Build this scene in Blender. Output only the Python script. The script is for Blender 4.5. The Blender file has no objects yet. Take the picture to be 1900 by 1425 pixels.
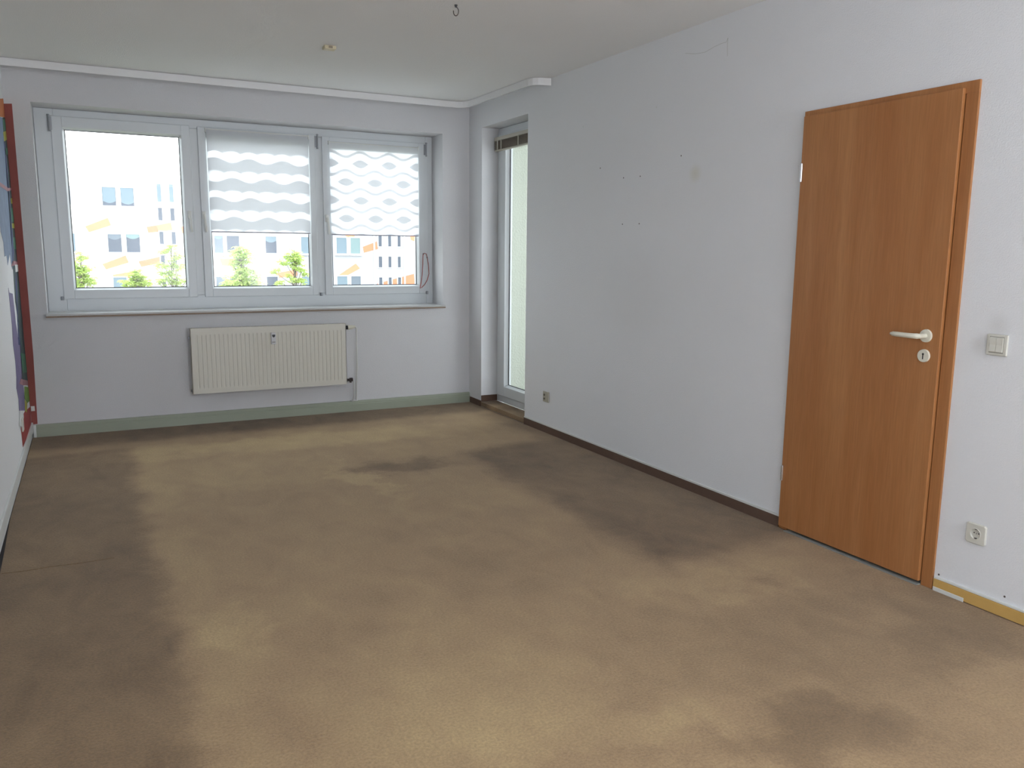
import bpy, bmesh, math, random
from mathutils import Vector, Matrix
random.seed(7)
C = bpy.context.scene.collection
PI = math.pi

# ------------------------------------------------------------ camera
F_PX = 1520.062
pit, yaw, rol = math.radians(9.24765), math.radians(27.23), math.radians(0.5365)
CAM = Vector((0.4398, 0.0, 1.3751))
fw = Vector((math.sin(yaw)*math.cos(pit), math.cos(yaw)*math.cos(pit), -math.sin(pit)))
r0 = Vector((math.cos(yaw), -math.sin(yaw), 0)); u0 = r0.cross(fw)
rt = r0*math.cos(rol) + u0*math.sin(rol); up = -r0*math.sin(rol) + u0*math.cos(rol)
cd = bpy.data.cameras.new('camera'); cam = bpy.data.objects.new('camera', cd); C.objects.link(cam)
cd.sensor_width = 36; cd.lens = F_PX/1900*36; cd.clip_start = 0.02; cd.clip_end = 500
M = Matrix((rt, up, -fw)).transposed().to_4x4(); M.translation = CAM
cam.matrix_world = M
bpy.context.scene.camera = cam

# ------------------------------------------------------------ world, lights, exposure
sc = bpy.context.scene
sc.view_settings.view_transform = 'Standard'; sc.view_settings.look = 'None'
sc.view_settings.gamma = 1; sc.view_settings.use_curve_mapping = False
sc.view_settings.exposure = 0.55
w = bpy.data.worlds.new('overcast_sky'); sc.world = w; w.use_nodes = True
bg = w.node_tree.nodes['Background']; bg.inputs[0].default_value = (0.90, 0.955, 1.0, 1); bg.inputs[1].default_value = 3.1

def area(name, loc, rot, sx, sy, e, col):
    l = bpy.data.lights.new(name, 'AREA'); l.shape = 'RECTANGLE'; l.size = sx; l.size_y = sy; l.energy = e; l.color = col
    o = bpy.data.objects.new(name, l); C.objects.link(o); o.location = loc; o.rotation_euler = rot; return o
# added fill light, unseen behind the camera, bouncing off the ceiling
area('bounce_fill', (2.55, -3.2, 0.5), (math.radians(180), 0, 0), 1.3, 1.6, 235, (0.86, 0.93, 1.0))
# the camera's own flash
fl = bpy.data.lights.new('camera_flash', 'POINT'); fl.energy = 9; fl.color = (0.88, 0.94, 1.0); fl.shadow_soft_size = 0.03
fo = bpy.data.objects.new('camera_flash', fl); C.objects.link(fo); fo.location = CAM + up*0.06 + rt*0.04

# ------------------------------------------------------------ helpers
W, D, H = 3.489, 6.7875, 2.6       # right wall, window wall, ceiling
Y0 = -4.4                          # wall behind the camera

def at(px, py, ax, v):             # measured pixel -> point on a room plane
    d = fw + rt*((px-950)/F_PX) - up*((py-712.5)/F_PX)
    return CAM + d*((v-CAM[ax])/d[ax])

def mat(name, col, rough=0.6, metal=0.0, spec=0.5, bump=0, bscale=100, var=0, vscale=8):
    m = bpy.data.materials.new(name); m.use_nodes = True; nt = m.node_tree; b = nt.nodes['Principled BSDF']
    b.inputs['Base Color'].default_value = (*col, 1); b.inputs['Roughness'].default_value = rough
    b.inputs['Metallic'].default_value = metal; b.inputs['Specular IOR Level'].default_value = spec
    tc = nt.nodes.new('ShaderNodeTexCoord')
    if var:
        n = nt.nodes.new('ShaderNodeTexNoise'); n.inputs['Scale'].default_value = vscale; n.inputs['Detail'].default_value = 4
        nt.links.new(tc.outputs['Object'], n.inputs['Vector'])
        mx = nt.nodes.new('ShaderNodeMix'); mx.data_type = 'RGBA'
        mx.inputs[6].default_value = (*[c*(1-var) for c in col], 1); mx.inputs[7].default_value = (*[min(1, c*(1+var)) for c in col], 1)
        nt.links.new(n.outputs['Fac'], mx.inputs[0]); nt.links.new(mx.outputs[2], b.inputs['Base Color'])
    if bump:
        n = nt.nodes.new('ShaderNodeTexNoise'); n.inputs['Scale'].default_value = bscale; n.inputs['Detail'].default_value = 3
        nt.links.new(tc.outputs['Object'], n.inputs['Vector'])
        bp = nt.nodes.new('ShaderNodeBump'); bp.inputs['Strength'].default_value = bump; bp.inputs['Distance'].default_value = 0.01
        nt.links.new(n.outputs['Fac'], bp.inputs['Height']); nt.links.new(bp.outputs[0], b.inputs['Normal'])
    return m

class B:                            # small bmesh collector, all coordinates in metres in the room's frame
    def __init__(s): s.bm = bmesh.new()
    def box(s, x0, x1, y0, y1, z0, z1, bev=0, seg=2):
        bm = bmesh.new()
        bmesh.ops.create_cube(bm, size=1, matrix=Matrix.Translation(((x0+x1)/2, (y0+y1)/2, (z0+z1)/2)) @ Matrix.Diagonal((abs(x1-x0), abs(y1-y0), abs(z1-z0), 1)))
        if bev: bmesh.ops.bevel(bm, geom=bm.edges[:], offset=bev, segments=seg, affect='EDGES', profile=0.5)
        s._add(bm); return s
    def _add(s, bm):
        me = bpy.data.meshes.new('t'); bm.to_mesh(me); bm.free(); s.bm.from_mesh(me); bpy.data.meshes.remove(me)
    def prism(s, pts, axis, a, b):   # pts 2-D polygon in the other two axes (in x,y,z order), extruded along axis from a to b
        def P(p, v):
            q = list(p); q.insert(axis, v); return q
        n = len(pts); va = [s.bm.verts.new(P(p, a)) for p in pts]; vb = [s.bm.verts.new(P(p, b)) for p in pts]
        fs = [s.bm.faces.new(va), s.bm.faces.new(vb[::-1])]
        for i in range(n): fs.append(s.bm.faces.new((va[i], vb[i], vb[(i+1) % n], va[(i+1) % n])))
        bmesh.ops.recalc_face_normals(s.bm, faces=fs); return s
    def cyl(s, p0, p1, r, r2=None, n=20, cap=True):
        p0, p1 = Vector(p0), Vector(p1); r2 = r if r2 is None else r2
        d = (p1-p0); q = d.to_track_quat('Z', 'Y').to_matrix().to_4x4(); q.translation = (p0+p1)/2
        bm = bmesh.new(); bmesh.ops.create_cone(bm, cap_ends=cap, segments=n, radius1=r, radius2=r2, depth=d.length, matrix=q)
        s._add(bm); return s
    def tube(s, pts, r, n=8, closed=False):
        pts = [Vector(p) for p in pts]; N = len(pts); rings = []
        rr = r if isinstance(r, (list, tuple)) else [r]*N
        prev = None
        for i, p in enumerate(pts):
            a = pts[(i-1) % N] if closed or i > 0 else p; b = pts[(i+1) % N] if closed or i < N-1 else p
            t = (b-a).normalized()
            nrm = (prev - t*prev.dot(t)).normalized() if prev else t.orthogonal().normalized()
            prev = nrm; bi = t.cross(nrm)
            rings.append([s.bm.verts.new(p + (nrm*math.cos(2*PI*k/n) + bi*math.sin(2*PI*k/n))*rr[i]) for k in range(n)])
        fs = []
        for i in range(N if closed else N-1):
            A, Bq = rings[i], rings[(i+1) % N]
            for k in range(n): fs.append(s.bm.faces.new((A[k], A[(k+1) % n], Bq[(k+1) % n], Bq[k])))
        if not closed: fs.append(s.bm.faces.new(rings[0][::-1])); fs.append(s.bm.faces.new(rings[-1]))
        bmesh.ops.recalc_face_normals(s.bm, faces=fs); return s
    def sweep(s, path, prof):        # path: list of (x,y); prof: list of (offset to the left of travel, z)
        N = len(path); rings = []
        for i, p in enumerate(path):
            a = Vector(path[max(i-1, 0)]); b = Vector(path[min(i+1, N-1)]); t = (b-a).normalized(); nr = Vector((-t.y, t.x))
            rings.append([s.bm.verts.new((p[0]+nr.x*o, p[1]+nr.y*o, z)) for o, z in prof])
        fs = []; n = len(prof)
        for i in range(N-1):
            for k in range(n): fs.append(s.bm.faces.new((rings[i][k], rings[i][(k+1) % n], rings[i+1][(k+1) % n], rings[i+1][k])))
        fs.append(s.bm.faces.new(rings[0])); fs.append(s.bm.faces.new(rings[-1][::-1]))
        bmesh.ops.recalc_face_normals(s.bm, faces=fs); return s

def world_of(o):
    v = Vector((0, 0, 0))
    while o: v += o.location; o = o.parent
    return v
def build(b, name, m, parent=None, smooth=False, origin=None):
    me = bpy.data.meshes.new(name); b.bm.to_mesh(me); b.bm.free(); me.materials.append(m)
    o = bpy.data.objects.new(name, me); C.objects.link(o)
    if parent is not None: o.parent = parent
    if origin is not None: o.location = Vector(origin) - world_of(parent)
    me.transform(Matrix.Translation(-world_of(o)))
    if smooth:
        me.shade_smooth()
        try: me.set_sharp_from_angle(angle=math.radians(35))
        except Exception: pass
    return o
def empty(name, loc):
    o = bpy.data.objects.new(name, None); o.empty_display_size = 0.1; C.objects.link(o); o.location = loc; return o
def tag(o, label=None, cat=None, group=None, kind=None):
    if label: o['label'] = label
    if cat: o['category'] = cat
    if group: o['group'] = group
    if kind: o['kind'] = kind
    return o
def struct(o, label=None, cat=None): return tag(o, label, cat, kind='structure')

# ------------------------------------------------------------ materials
def nodes(m): return m.node_tree, m.node_tree.nodes, m.node_tree.links
def wall_mat(name, col, stains=()):
    m = mat(name, col, 0.85, spec=0.25, bump=0.22, bscale=170)
    nt, N, L = nodes(m); b = N['Principled BSDF']
    tc = [n for n in N if n.type == 'TEX_COORD'][0]
    n = N.new('ShaderNodeTexNoise'); n.inputs['Scale'].default_value = 1.1; n.inputs['Detail'].default_value = 5; L.new(tc.outputs['Object'], n.inputs['Vector'])
    mx = N.new('ShaderNodeMix'); mx.data_type = 'RGBA'; L.new(n.outputs['Fac'], mx.inputs[0])
    mx.inputs[6].default_value = (*[c*0.965 for c in col], 1); mx.inputs[7].default_value = (*col, 1)
    last = mx.outputs[2]
    for (p, r, c, a) in stains:
        vm = N.new('ShaderNodeVectorMath'); vm.operation = 'DISTANCE'; L.new(tc.outputs['Object'], vm.inputs[0]); vm.inputs[1].default_value = p
        mr = N.new('ShaderNodeMapRange'); mr.inputs[1].default_value = 0; mr.inputs[2].default_value = r; mr.inputs[3].default_value = a; mr.inputs[4].default_value = 0
        mr.interpolation_type = 'SMOOTHSTEP'; L.new(vm.outputs['Value'], mr.inputs[0])
        m2 = N.new('ShaderNodeMix'); m2.data_type = 'RGBA'; m2.blend_type = 'MIX'; L.new(mr.outputs[0], m2.inputs[0]); L.new(last, m2.inputs[6]); m2.inputs[7].default_value = (*c, 1)
        last = m2.outputs[2]
    L.new(last, b.inputs['Base Color']); return m
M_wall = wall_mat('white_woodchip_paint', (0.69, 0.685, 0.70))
M_walll = wall_mat('left_wall_lit_paint', (0.85, 0.855, 0.87))  # same white as the other walls; its brighter light is put into the tone
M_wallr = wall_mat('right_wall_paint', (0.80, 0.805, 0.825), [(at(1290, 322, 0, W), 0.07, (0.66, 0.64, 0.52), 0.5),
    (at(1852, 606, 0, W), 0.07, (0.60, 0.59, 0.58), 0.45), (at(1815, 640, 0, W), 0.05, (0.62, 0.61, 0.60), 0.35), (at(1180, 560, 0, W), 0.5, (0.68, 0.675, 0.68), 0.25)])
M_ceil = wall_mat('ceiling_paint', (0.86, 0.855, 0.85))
M_pvc = mat('white_upvc', (0.69, 0.72, 0.74), 0.32, spec=0.5)
M_seal = mat('dark_rubber_seal', (0.06, 0.06, 0.07), 0.6)
M_fit = mat('grey_hinge_metal', (0.30, 0.31, 0.33), 0.4, metal=0.6)
M_lever = mat('window_lever_white', (0.80, 0.80, 0.77), 0.3)
M_cream = mat('cream_plastic', (0.72, 0.69, 0.58), 0.4)
M_cream2 = mat('pale_cream_plastic', (0.66, 0.645, 0.58), 0.4)
M_black = mat('black_plastic', (0.02, 0.02, 0.025), 0.4)
M_rad = mat('radiator_enamel', (0.70, 0.675, 0.60), 0.4)
M_pipe = mat('white_painted_pipe', (0.68, 0.68, 0.66), 0.4)
M_duct = mat('greenish_grey_trunking', (0.34, 0.37, 0.29), 0.5, var=0.04, vscale=3)
M_brown = mat('brown_skirting_strip', (0.115, 0.066, 0.045), 0.8, var=0.12, vscale=30)
M_yellow = mat('ochre_glue_board', (0.58, 0.36, 0.11), 0.6, var=0.10, vscale=12)
M_whiteboard = mat('white_painted_board', (0.70, 0.71, 0.69), 0.5)
M_sill = mat('white_sill_top', (0.55, 0.555, 0.55), 0.35, var=0.06, vscale=20)
M_silled = mat('brown_sill_edge', (0.30, 0.22, 0.165), 0.6, var=0.3, vscale=14)
M_screed = mat('dark_screed', (0.05, 0.045, 0.05), 0.9)
M_rail = mat('white_curtain_rail', (0.80, 0.79, 0.79), 0.45)
M_steel = mat('steel_wire', (0.10, 0.085, 0.08), 0.5, metal=0.3)
M_hinge = mat('bright_steel', (0.75, 0.75, 0.78), 0.25, metal=0.9)
M_slat = mat('brown_blind_slat', (0.20, 0.155, 0.115), 0.45, var=0.15, vscale=40)
M_beige = mat('beige_blind_rail', (0.52, 0.49, 0.42), 0.4)
M_red = mat('red_cord', (0.42, 0.08, 0.06), 0.7)
M_strip = mat('grey_threshold_vinyl', (0.26, 0.27, 0.25), 0.5)

def wood_mat():
    m = bpy.data.materials.new('beech_veneer'); m.use_nodes = True; nt, N, L = nodes(m); b = N['Principled BSDF']
    tc = N.new('ShaderNodeTexCoord'); mp = N.new('ShaderNodeMapping'); mp.inputs['Scale'].default_value = (9, 9, 0.6); L.new(tc.outputs['Object'], mp.inputs[0])
    n1 = N.new('ShaderNodeTexNoise'); n1.inputs['Scale'].default_value = 1.2; n1.inputs['Detail'].default_value = 6; L.new(mp.outputs[0], n1.inputs['Vector'])
    mp2 = N.new('ShaderNodeMapping'); mp2.inputs['Scale'].default_value = (130, 130, 7); L.new(tc.outputs['Object'], mp2.inputs[0])
    n2 = N.new('ShaderNodeTexNoise'); n2.inputs['Scale'].default_value = 1.0; n2.inputs['Detail'].default_value = 3; L.new(mp2.outputs[0], n2.inputs['Vector'])
    cr = N.new('ShaderNodeValToRGB'); e = cr.color_ramp.elements; e[0].position = 0.3; e[0].color = (0.36, 0.142, 0.046, 1); e[1].position = 0.72; e[1].color = (0.45, 0.205, 0.078, 1)
    L.new(n1.outputs['Fac'], cr.inputs[0])
    mr = N.new('ShaderNodeMapRange'); mr.inputs[1].default_value = 0.3; mr.inputs[2].default_value = 0.7; mr.inputs[3].default_value = 0.91; mr.inputs[4].default_value = 1.06; L.new(n2.outputs['Fac'], mr.inputs[0])
    mx = N.new('ShaderNodeMix'); mx.data_type = 'RGBA'; mx.blend_type = 'MULTIPLY'; mx.inputs[0].default_value = 1; L.new(cr.outputs[0], mx.inputs[6]); L.new(mr.outputs[0], mx.inputs[7])
    L.new(mx.outputs[2], b.inputs['Base Color']); b.inputs['Roughness'].default_value = 0.42; b.inputs['Specular IOR Level'].default_value = 0.4
    return m
M_wood = wood_mat()

def carpet_mat():
    m = bpy.data.materials.new('brown_carpet_pile'); m.use_nodes = True; nt, N, L = nodes(m); b = N['Principled BSDF']
    tc = N.new('ShaderNodeTexCoord')
    # large soft tread wear
    n1 = N.new('ShaderNodeTexNoise'); n1.inputs['Scale'].default_value = 1.15; n1.inputs['Detail'].default_value = 5; n1.inputs['Roughness'].default_value = 0.6; n1.inputs['Distortion'].default_value = 0.3
    L.new(tc.outputs['Object'], n1.inputs['Vector'])
    # warp for patch outlines
    nw = N.new('ShaderNodeTexNoise'); nw.inputs['Scale'].default_value = 2.2; nw.inputs['Detail'].default_value = 5; nw.inputs['Roughness'].default_value = 0.65; L.new(tc.outputs['Object'], nw.inputs['Vector'])
    sb = N.new('ShaderNodeVectorMath'); sb.operation = 'SUBTRACT'; L.new(nw.outputs['Color'], sb.inputs[0]); sb.inputs[1].default_value = (0.5, 0.5, 0.5)
    sl = N.new('ShaderNodeVectorMath'); sl.operation = 'SCALE'; L.new(sb.outputs[0], sl.inputs[0]); sl.inputs['Scale'].default_value = 0.9
    ad = N.new('ShaderNodeVectorMath'); ad.operation = 'ADD'; L.new(tc.outputs['Object'], ad.inputs[0]); L.new(sl.outputs[0], ad.inputs[1])
    val = None
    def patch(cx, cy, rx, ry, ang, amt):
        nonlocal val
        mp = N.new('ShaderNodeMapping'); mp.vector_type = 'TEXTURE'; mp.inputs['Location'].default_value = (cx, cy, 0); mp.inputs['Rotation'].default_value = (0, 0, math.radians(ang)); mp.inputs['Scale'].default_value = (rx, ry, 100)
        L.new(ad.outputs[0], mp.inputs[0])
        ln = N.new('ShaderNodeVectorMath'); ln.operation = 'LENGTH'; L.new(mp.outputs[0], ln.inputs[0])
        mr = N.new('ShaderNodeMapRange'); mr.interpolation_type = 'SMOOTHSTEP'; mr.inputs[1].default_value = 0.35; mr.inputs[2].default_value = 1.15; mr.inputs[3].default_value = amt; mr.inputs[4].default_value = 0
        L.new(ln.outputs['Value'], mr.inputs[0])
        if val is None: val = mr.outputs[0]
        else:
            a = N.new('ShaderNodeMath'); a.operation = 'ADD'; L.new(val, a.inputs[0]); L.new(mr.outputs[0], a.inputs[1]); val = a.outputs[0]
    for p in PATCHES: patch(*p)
    s2 = N.new('ShaderNodeVectorMath'); s2.operation = 'SCALE'; L.new(sb.outputs[0], s2.inputs[0]); s2.inputs['Scale'].default_value = 0.30
    a2 = N.new('ShaderNodeVectorMath'); a2.operation = 'ADD'; L.new(tc.outputs['Object'], a2.inputs[0]); L.new(s2.outputs[0], a2.inputs[1])
    sp = N.new('ShaderNodeSeparateXYZ'); L.new(a2.outputs[0], sp.inputs[0])
    def ss(sock, e, w_, rising):
        mr = N.new('ShaderNodeMapRange'); mr.interpolation_type = 'SMOOTHSTEP'; mr.inputs[1].default_value = e-w_; mr.inputs[2].default_value = e+w_; mr.inputs[3].default_value = 0 if rising else 1; mr.inputs[4].default_value = 1 if rising else 0
        L.new(sock, mr.inputs[0]); return mr.outputs[0]
    def mm(op, a, b_):
        n = N.new('ShaderNodeMath'); n.operation = op
        for i, v in enumerate((a, b_)):
            if isinstance(v, (int, float)): n.inputs[i].default_value = v
            else: L.new(v, n.inputs[i])
        return n.outputs[0]
    for (x0_, x1_, y0_, y1_, w_, amt) in FURNITURE_MARKS:
        m_ = mm('MULTIPLY', mm('MULTIPLY', ss(sp.outputs[0], x0_, w_, True), ss(sp.outputs[0], x1_, w_, False)), mm('MULTIPLY', ss(sp.outputs[1], y0_, w_, True), ss(sp.outputs[1], y1_, w_, False)))
        val = mm('ADD', val, mm('MULTIPLY', m_, amt))
    n3 = N.new('ShaderNodeTexNoise'); n3.inputs['Scale'].default_value = 4.5; n3.inputs['Detail'].default_value = 6; n3.inputs['Roughness'].default_value = 0.62; n3.inputs['Distortion'].default_value = 0.6
    m3 = N.new('ShaderNodeMapping'); m3.inputs['Rotation'].default_value = (0, 0, -0.35); m3.inputs['Scale'].default_value = (1.25, 0.75, 1); L.new(tc.outputs['Object'], m3.inputs[0]); L.new(m3.outputs[0], n3.inputs['Vector'])
    val = mm('ADD', val, mm('MULTIPLY', mm('SUBTRACT', n3.outputs['Fac'], 0.5), 0.42))
    nm = N.new('ShaderNodeMath'); nm.operation = 'MULTIPLY_ADD'; L.new(n1.outputs['Fac'], nm.inputs[0]); nm.inputs[1].default_value = 0.5; nm.inputs[2].default_value = 0.27
    sm = N.new('ShaderNodeMath'); sm.operation = 'ADD'; L.new(nm.outputs[0], sm.inputs[0]); L.new(val, sm.inputs[1])
    cr = N.new('ShaderNodeValToRGB'); e = cr.color_ramp.elements
    e[0].position = 0.0; e[0].color = (0.125, 0.073, 0.034, 1); e[1].position = 1.0; e[1].color = (0.51, 0.37, 0.18, 1)
    k = cr.color_ramp.elements.new(0.5); k.color = (0.345, 0.226, 0.118, 1)
    L.new(sm.outputs[0], cr.inputs[0])
    # pile speckle
    n2 = N.new('ShaderNodeTexNoise'); n2.inputs['Scale'].default_value = 110; n2.inputs['Detail'].default_value = 3; n2.inputs['Roughness'].default_value = 0.7; L.new(tc.outputs['Object'], n2.inputs['Vector'])
    mr = N.new('ShaderNodeMapRange'); mr.inputs[1].default_value = 0.3; mr.inputs[2].default_value = 0.7; mr.inputs[3].default_value = 0.80; mr.inputs[4].default_value = 1.20; L.new(n2.outputs['Fac'], mr.inputs[0])
    mx = N.new('ShaderNodeMix'); mx.data_type = 'RGBA'; mx.blend_type = 'MULTIPLY'; mx.inputs[0].default_value = 1; L.new(cr.outputs[0], mx.inputs[6]); L.new(mr.outputs[0], mx.inputs[7])
    L.new(mx.outputs[2], b.inputs['Base Color']); b.inputs['Roughness'].default_value = 0.95; b.inputs['Specular IOR Level'].default_value = 0.1
    b.inputs['Sheen Weight'].default_value = 0.15; b.inputs['Sheen Roughness'].default_value = 0.6
    bp = N.new('ShaderNodeBump'); bp.inputs['Strength'].default_value = 0.5; bp.inputs['Distance'].default_value = 0.006; L.new(n2.outputs['Fac'], bp.inputs['Height']); L.new(bp.outputs[0], b.inputs['Normal'])
    return m
# worn (+) and soiled (-) carpet areas, a lighter band by the window, a darker near-right patch: centre x, y, half-lengths, angle, amount
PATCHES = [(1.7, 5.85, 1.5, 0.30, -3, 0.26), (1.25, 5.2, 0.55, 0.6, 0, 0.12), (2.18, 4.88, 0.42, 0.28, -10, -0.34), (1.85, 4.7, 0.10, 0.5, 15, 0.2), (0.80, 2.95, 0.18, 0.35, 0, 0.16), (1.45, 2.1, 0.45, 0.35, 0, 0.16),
           (1.65, 1.82, 0.45, 0.14, -15, 0.13), (2.15, 1.52, 0.48, 0.17, -20, -0.24), (2.75, 2.55, 0.5, 0.14, -15, 0.12), (3.1, 1.65, 0.35, 0.2, 0, -0.15), (2.75, 1.95, 0.85, 0.5, 0, -0.18), (2.2, 3.2, 0.3, 0.5, 10, 0.06), (1.25, 2.9, 0.3, 0.25, 0, -0.08)]
# outlines of furniture that stood against the side walls, and the soiled border under the window: x0, x1, y0, y1, softness, amount
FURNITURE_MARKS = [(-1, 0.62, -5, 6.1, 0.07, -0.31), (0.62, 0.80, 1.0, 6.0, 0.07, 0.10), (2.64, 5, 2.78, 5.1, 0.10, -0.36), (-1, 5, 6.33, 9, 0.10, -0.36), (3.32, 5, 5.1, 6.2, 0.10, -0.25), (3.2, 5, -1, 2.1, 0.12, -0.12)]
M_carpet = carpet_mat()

def glass_mat():
    m = bpy.data.materials.new('window_glass'); m.use_nodes = True; nt, N, L = nodes(m)
    for n in list(N):
        if n.type == 'BSDF_PRINCIPLED': N.remove(n)
    out = [n for n in N if n.type == 'OUTPUT_MATERIAL'][0]
    t = N.new('ShaderNodeBsdfTransparent'); t.inputs[0].default_value = (0.95, 0.965, 0.96, 1)
    g = N.new('ShaderNodeBsdfGlossy'); g.inputs['Roughness'].default_value = 0.01
    f = N.new('ShaderNodeFresnel')
    gm = N.new('ShaderNodeNewGeometry'); io = N.new('ShaderNodeMapRange'); io.inputs[3].default_value = 1.45; io.inputs[4].default_value = 1/1.45; L.new(gm.outputs['Backfacing'], io.inputs[0]); L.new(io.outputs[0], f.inputs[0])   # same reflectance from either side of the thin pane
    mx = N.new('ShaderNodeMixShader'); L.new(f.outputs[0], mx.inputs[0]); L.new(t.outputs[0], mx.inputs[1]); L.new(g.outputs[0], mx.inputs[2]); L.new(mx.outputs[0], out.inputs[0])
    return m
M_glass = glass_mat()

def blind_mat(name, x0, ztop, kind):
    """translucent fabric with a woven wave pattern: dense weave and sheer weave"""
    m = bpy.data.materials.new(name); m.use_nodes = True; nt, N, L = nodes(m)
    for n in list(N):
        if n.type == 'BSDF_PRINCIPLED': N.remove(n)
    out = [n for n in N if n.type == 'OUTPUT_MATERIAL'][0]
    geo = N.new('ShaderNodeNewGeometry'); sx = N.new('ShaderNodeSeparateXYZ'); L.new(geo.outputs['Position'], sx.inputs[0])
    def mth(op, a, b=None, c=None):
        n = N.new('ShaderNodeMath'); n.operation = op
        for i, v in enumerate((a, b, c)):
            if v is None: continue
            if isinstance(v, (int, float)): n.inputs[i].default_value = v
            else: L.new(v, n.inputs[i])
        return n.outputs[0]
    def step(v, e0, e1):
        n = N.new('ShaderNodeMapRange'); n.interpolation_type = 'SMOOTHSTEP'; L.new(v, n.inputs[0]); n.inputs[1].default_value = e0; n.inputs[2].default_value = e1; n.inputs[3].default_value = 1; n.inputs[4].default_value = 0
        return n.outputs[0]
    X = mth('SUBTRACT', sx.outputs[0], x0); V = mth('DIVIDE', mth('SUBTRACT', ztop, sx.outputs[2]), 0.152)
    row = mth('FLOOR', V); u = mth('SUBTRACT', V, row)
    sgn = mth('SUBTRACT', 1, mth('MULTIPLY', 2, mth('ABSOLUTE', mth('MODULO', row, 2))))
    upper = step(V, -0.06, 0.10)
    if kind == 'lens':
        c = mth('COSINE', mth('MULTIPLY', X, 2*PI/0.256))
        sc_ = mth('MULTIPLY', c, sgn)
        # thin dense waves at the row joints (this row's line near u=.13, next row's near 1.13)
        l0 = step(mth('ABSOLUTE', mth('SUBTRACT', u, mth('MULTIPLY_ADD', sc_, 0.14, 0.24))), 0.05, 0.12)
        ln = step(mth('DIVIDE', mth('ABSOLUTE', mth('SUBTRACT', u, 0.745)), mth('MAXIMUM', mth('SUBTRACT', 0.05, mth('MULTIPLY', sc_, 0.20)), 0.001)), 0.75, 1.05)
        mid = mth('MULTIPLY', step(mth('ABSOLUTE', mth('SUBTRACT', u, mth('MULTIPLY_ADD', sc_, -0.12, 0.45))), 0.10, 0.20), 0.3)
        dense = mth('MAXIMUM', mth('MAXIMUM', mth('MULTIPLY', l0, 0.9), ln), mth('MAXIMUM', mid, mth('MULTIPLY', upper, 1.0)))
    else:
        c = mth('COSINE', mth('MULTIPLY', X, 2*PI/0.265)); sc_ = mth('MULTIPLY', c, sgn)
        rope = step(mth('ABSOLUTE', mth('SUBTRACT', u, mth('MULTIPLY_ADD', sc_, -0.12, 0.50))), 0.12, 0.20)
        cap = mth('MULTIPLY', mth('MULTIPLY', step(mth('ABSOLUTE', mth('SUBTRACT', u, mth('MULTIPLY_ADD', sc_, 0.10, 0.45))), 0.08, 0.20), 0.62), step(sc_, -0.4, 0.15))
        dense = mth('MAXIMUM', mth('SUBTRACT', 1, mth('MAXIMUM', rope, cap)), upper)
    weave = N.new('ShaderNodeTexNoise'); weave.inputs['Scale'].default_value = 300; L.new(geo.outputs['Position'], weave.inputs['Vector'])
    tv = mth('MULTIPLY', mth('MULTIPLY_ADD', dense, -0.34, 0.80), mth('MULTIPLY_ADD', weave.outputs['Fac'], 0.16, 0.92))
    cc = N.new('ShaderNodeCombineColor'); L.new(mth('MULTIPLY', tv, 0.965), cc.inputs[0]); L.new(mth('MULTIPLY', tv, 0.975), cc.inputs[1]); L.new(tv, cc.inputs[2])
    tr = N.new('ShaderNodeBsdfTranslucent'); L.new(cc.outputs[0], tr.inputs[0])
    df = N.new('ShaderNodeBsdfDiffuse'); df.inputs[0].default_value = (0.38, 0.385, 0.40, 1)
    a = N.new('ShaderNodeAddShader'); L.new(tr.outputs[0], a.inputs[0]); L.new(df.outputs[0], a.inputs[1]); tp = N.new('ShaderNodeBsdfTransparent'); ms = N.new('ShaderNodeMixShader'); L.new(mth('MULTIPLY_ADD', dense, -0.19, 0.25), ms.inputs[0]); L.new(a.outputs[0], ms.inputs[1]); L.new(tp.outputs[0], ms.inputs[2])   # sheer weave lets some view through
    L.new(ms.outputs[0], out.inputs[0])
    return m

# ------------------------------------------------------------ room shell
WX0, WX1, WZ0, WZ1 = 0.160, 3.235, 0.871, 2.363     # window opening
YO = 7.14                                           # outer face of the window wall
DT = 0.226                                          # thickness of the right wall
BY0, BY1, BZ1 = 5.70, 6.525, 2.402                  # balcony door niche
b = B(); b.box(-0.2, W, Y0-0.2, D+0.0, -0.22, -0.009); fl_o = struct(build(b, 'floor', M_screed))
b = B(); b.box(-0.2, W+DT, Y0-0.2, YO, H, H+0.2); struct(build(b, 'ceiling', M_ceil))
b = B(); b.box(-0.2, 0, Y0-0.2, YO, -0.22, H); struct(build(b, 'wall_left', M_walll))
b = B(); b.box(0, W, Y0-0.2, Y0, -0.22, H); struct(build(b, 'wall_front', M_wall))
b = B()
b.box(0, WX0, D, YO, -0.22, H); b.box(WX1, W+DT, D, YO, -0.22, H); b.box(WX0, WX1, D, YO, WZ1, H); b.box(WX0, WX1, D, YO, -0.22, WZ0)
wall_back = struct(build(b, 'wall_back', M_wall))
b = B()
b.box(W, W+DT, Y0-0.2, 2.09, -0.22, H); b.box(W+0.12, W+DT, 2.09, 2.91, -0.22, 2.015); b.box(W, W+DT, 2.09, 2.91, 2.015, H)
b.box(W, W+DT, 2.91, BY0, -0.22, H); b.box(W, W+DT, BY1, D, -0.22, H); b.box(W, W+DT, BY0, BY1, BZ1, H); b.box(W, W+DT, BY0, BY1, -0.22, 0.0)
wall_right = struct(build(b, 'wall_right', M_wallr))
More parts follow.
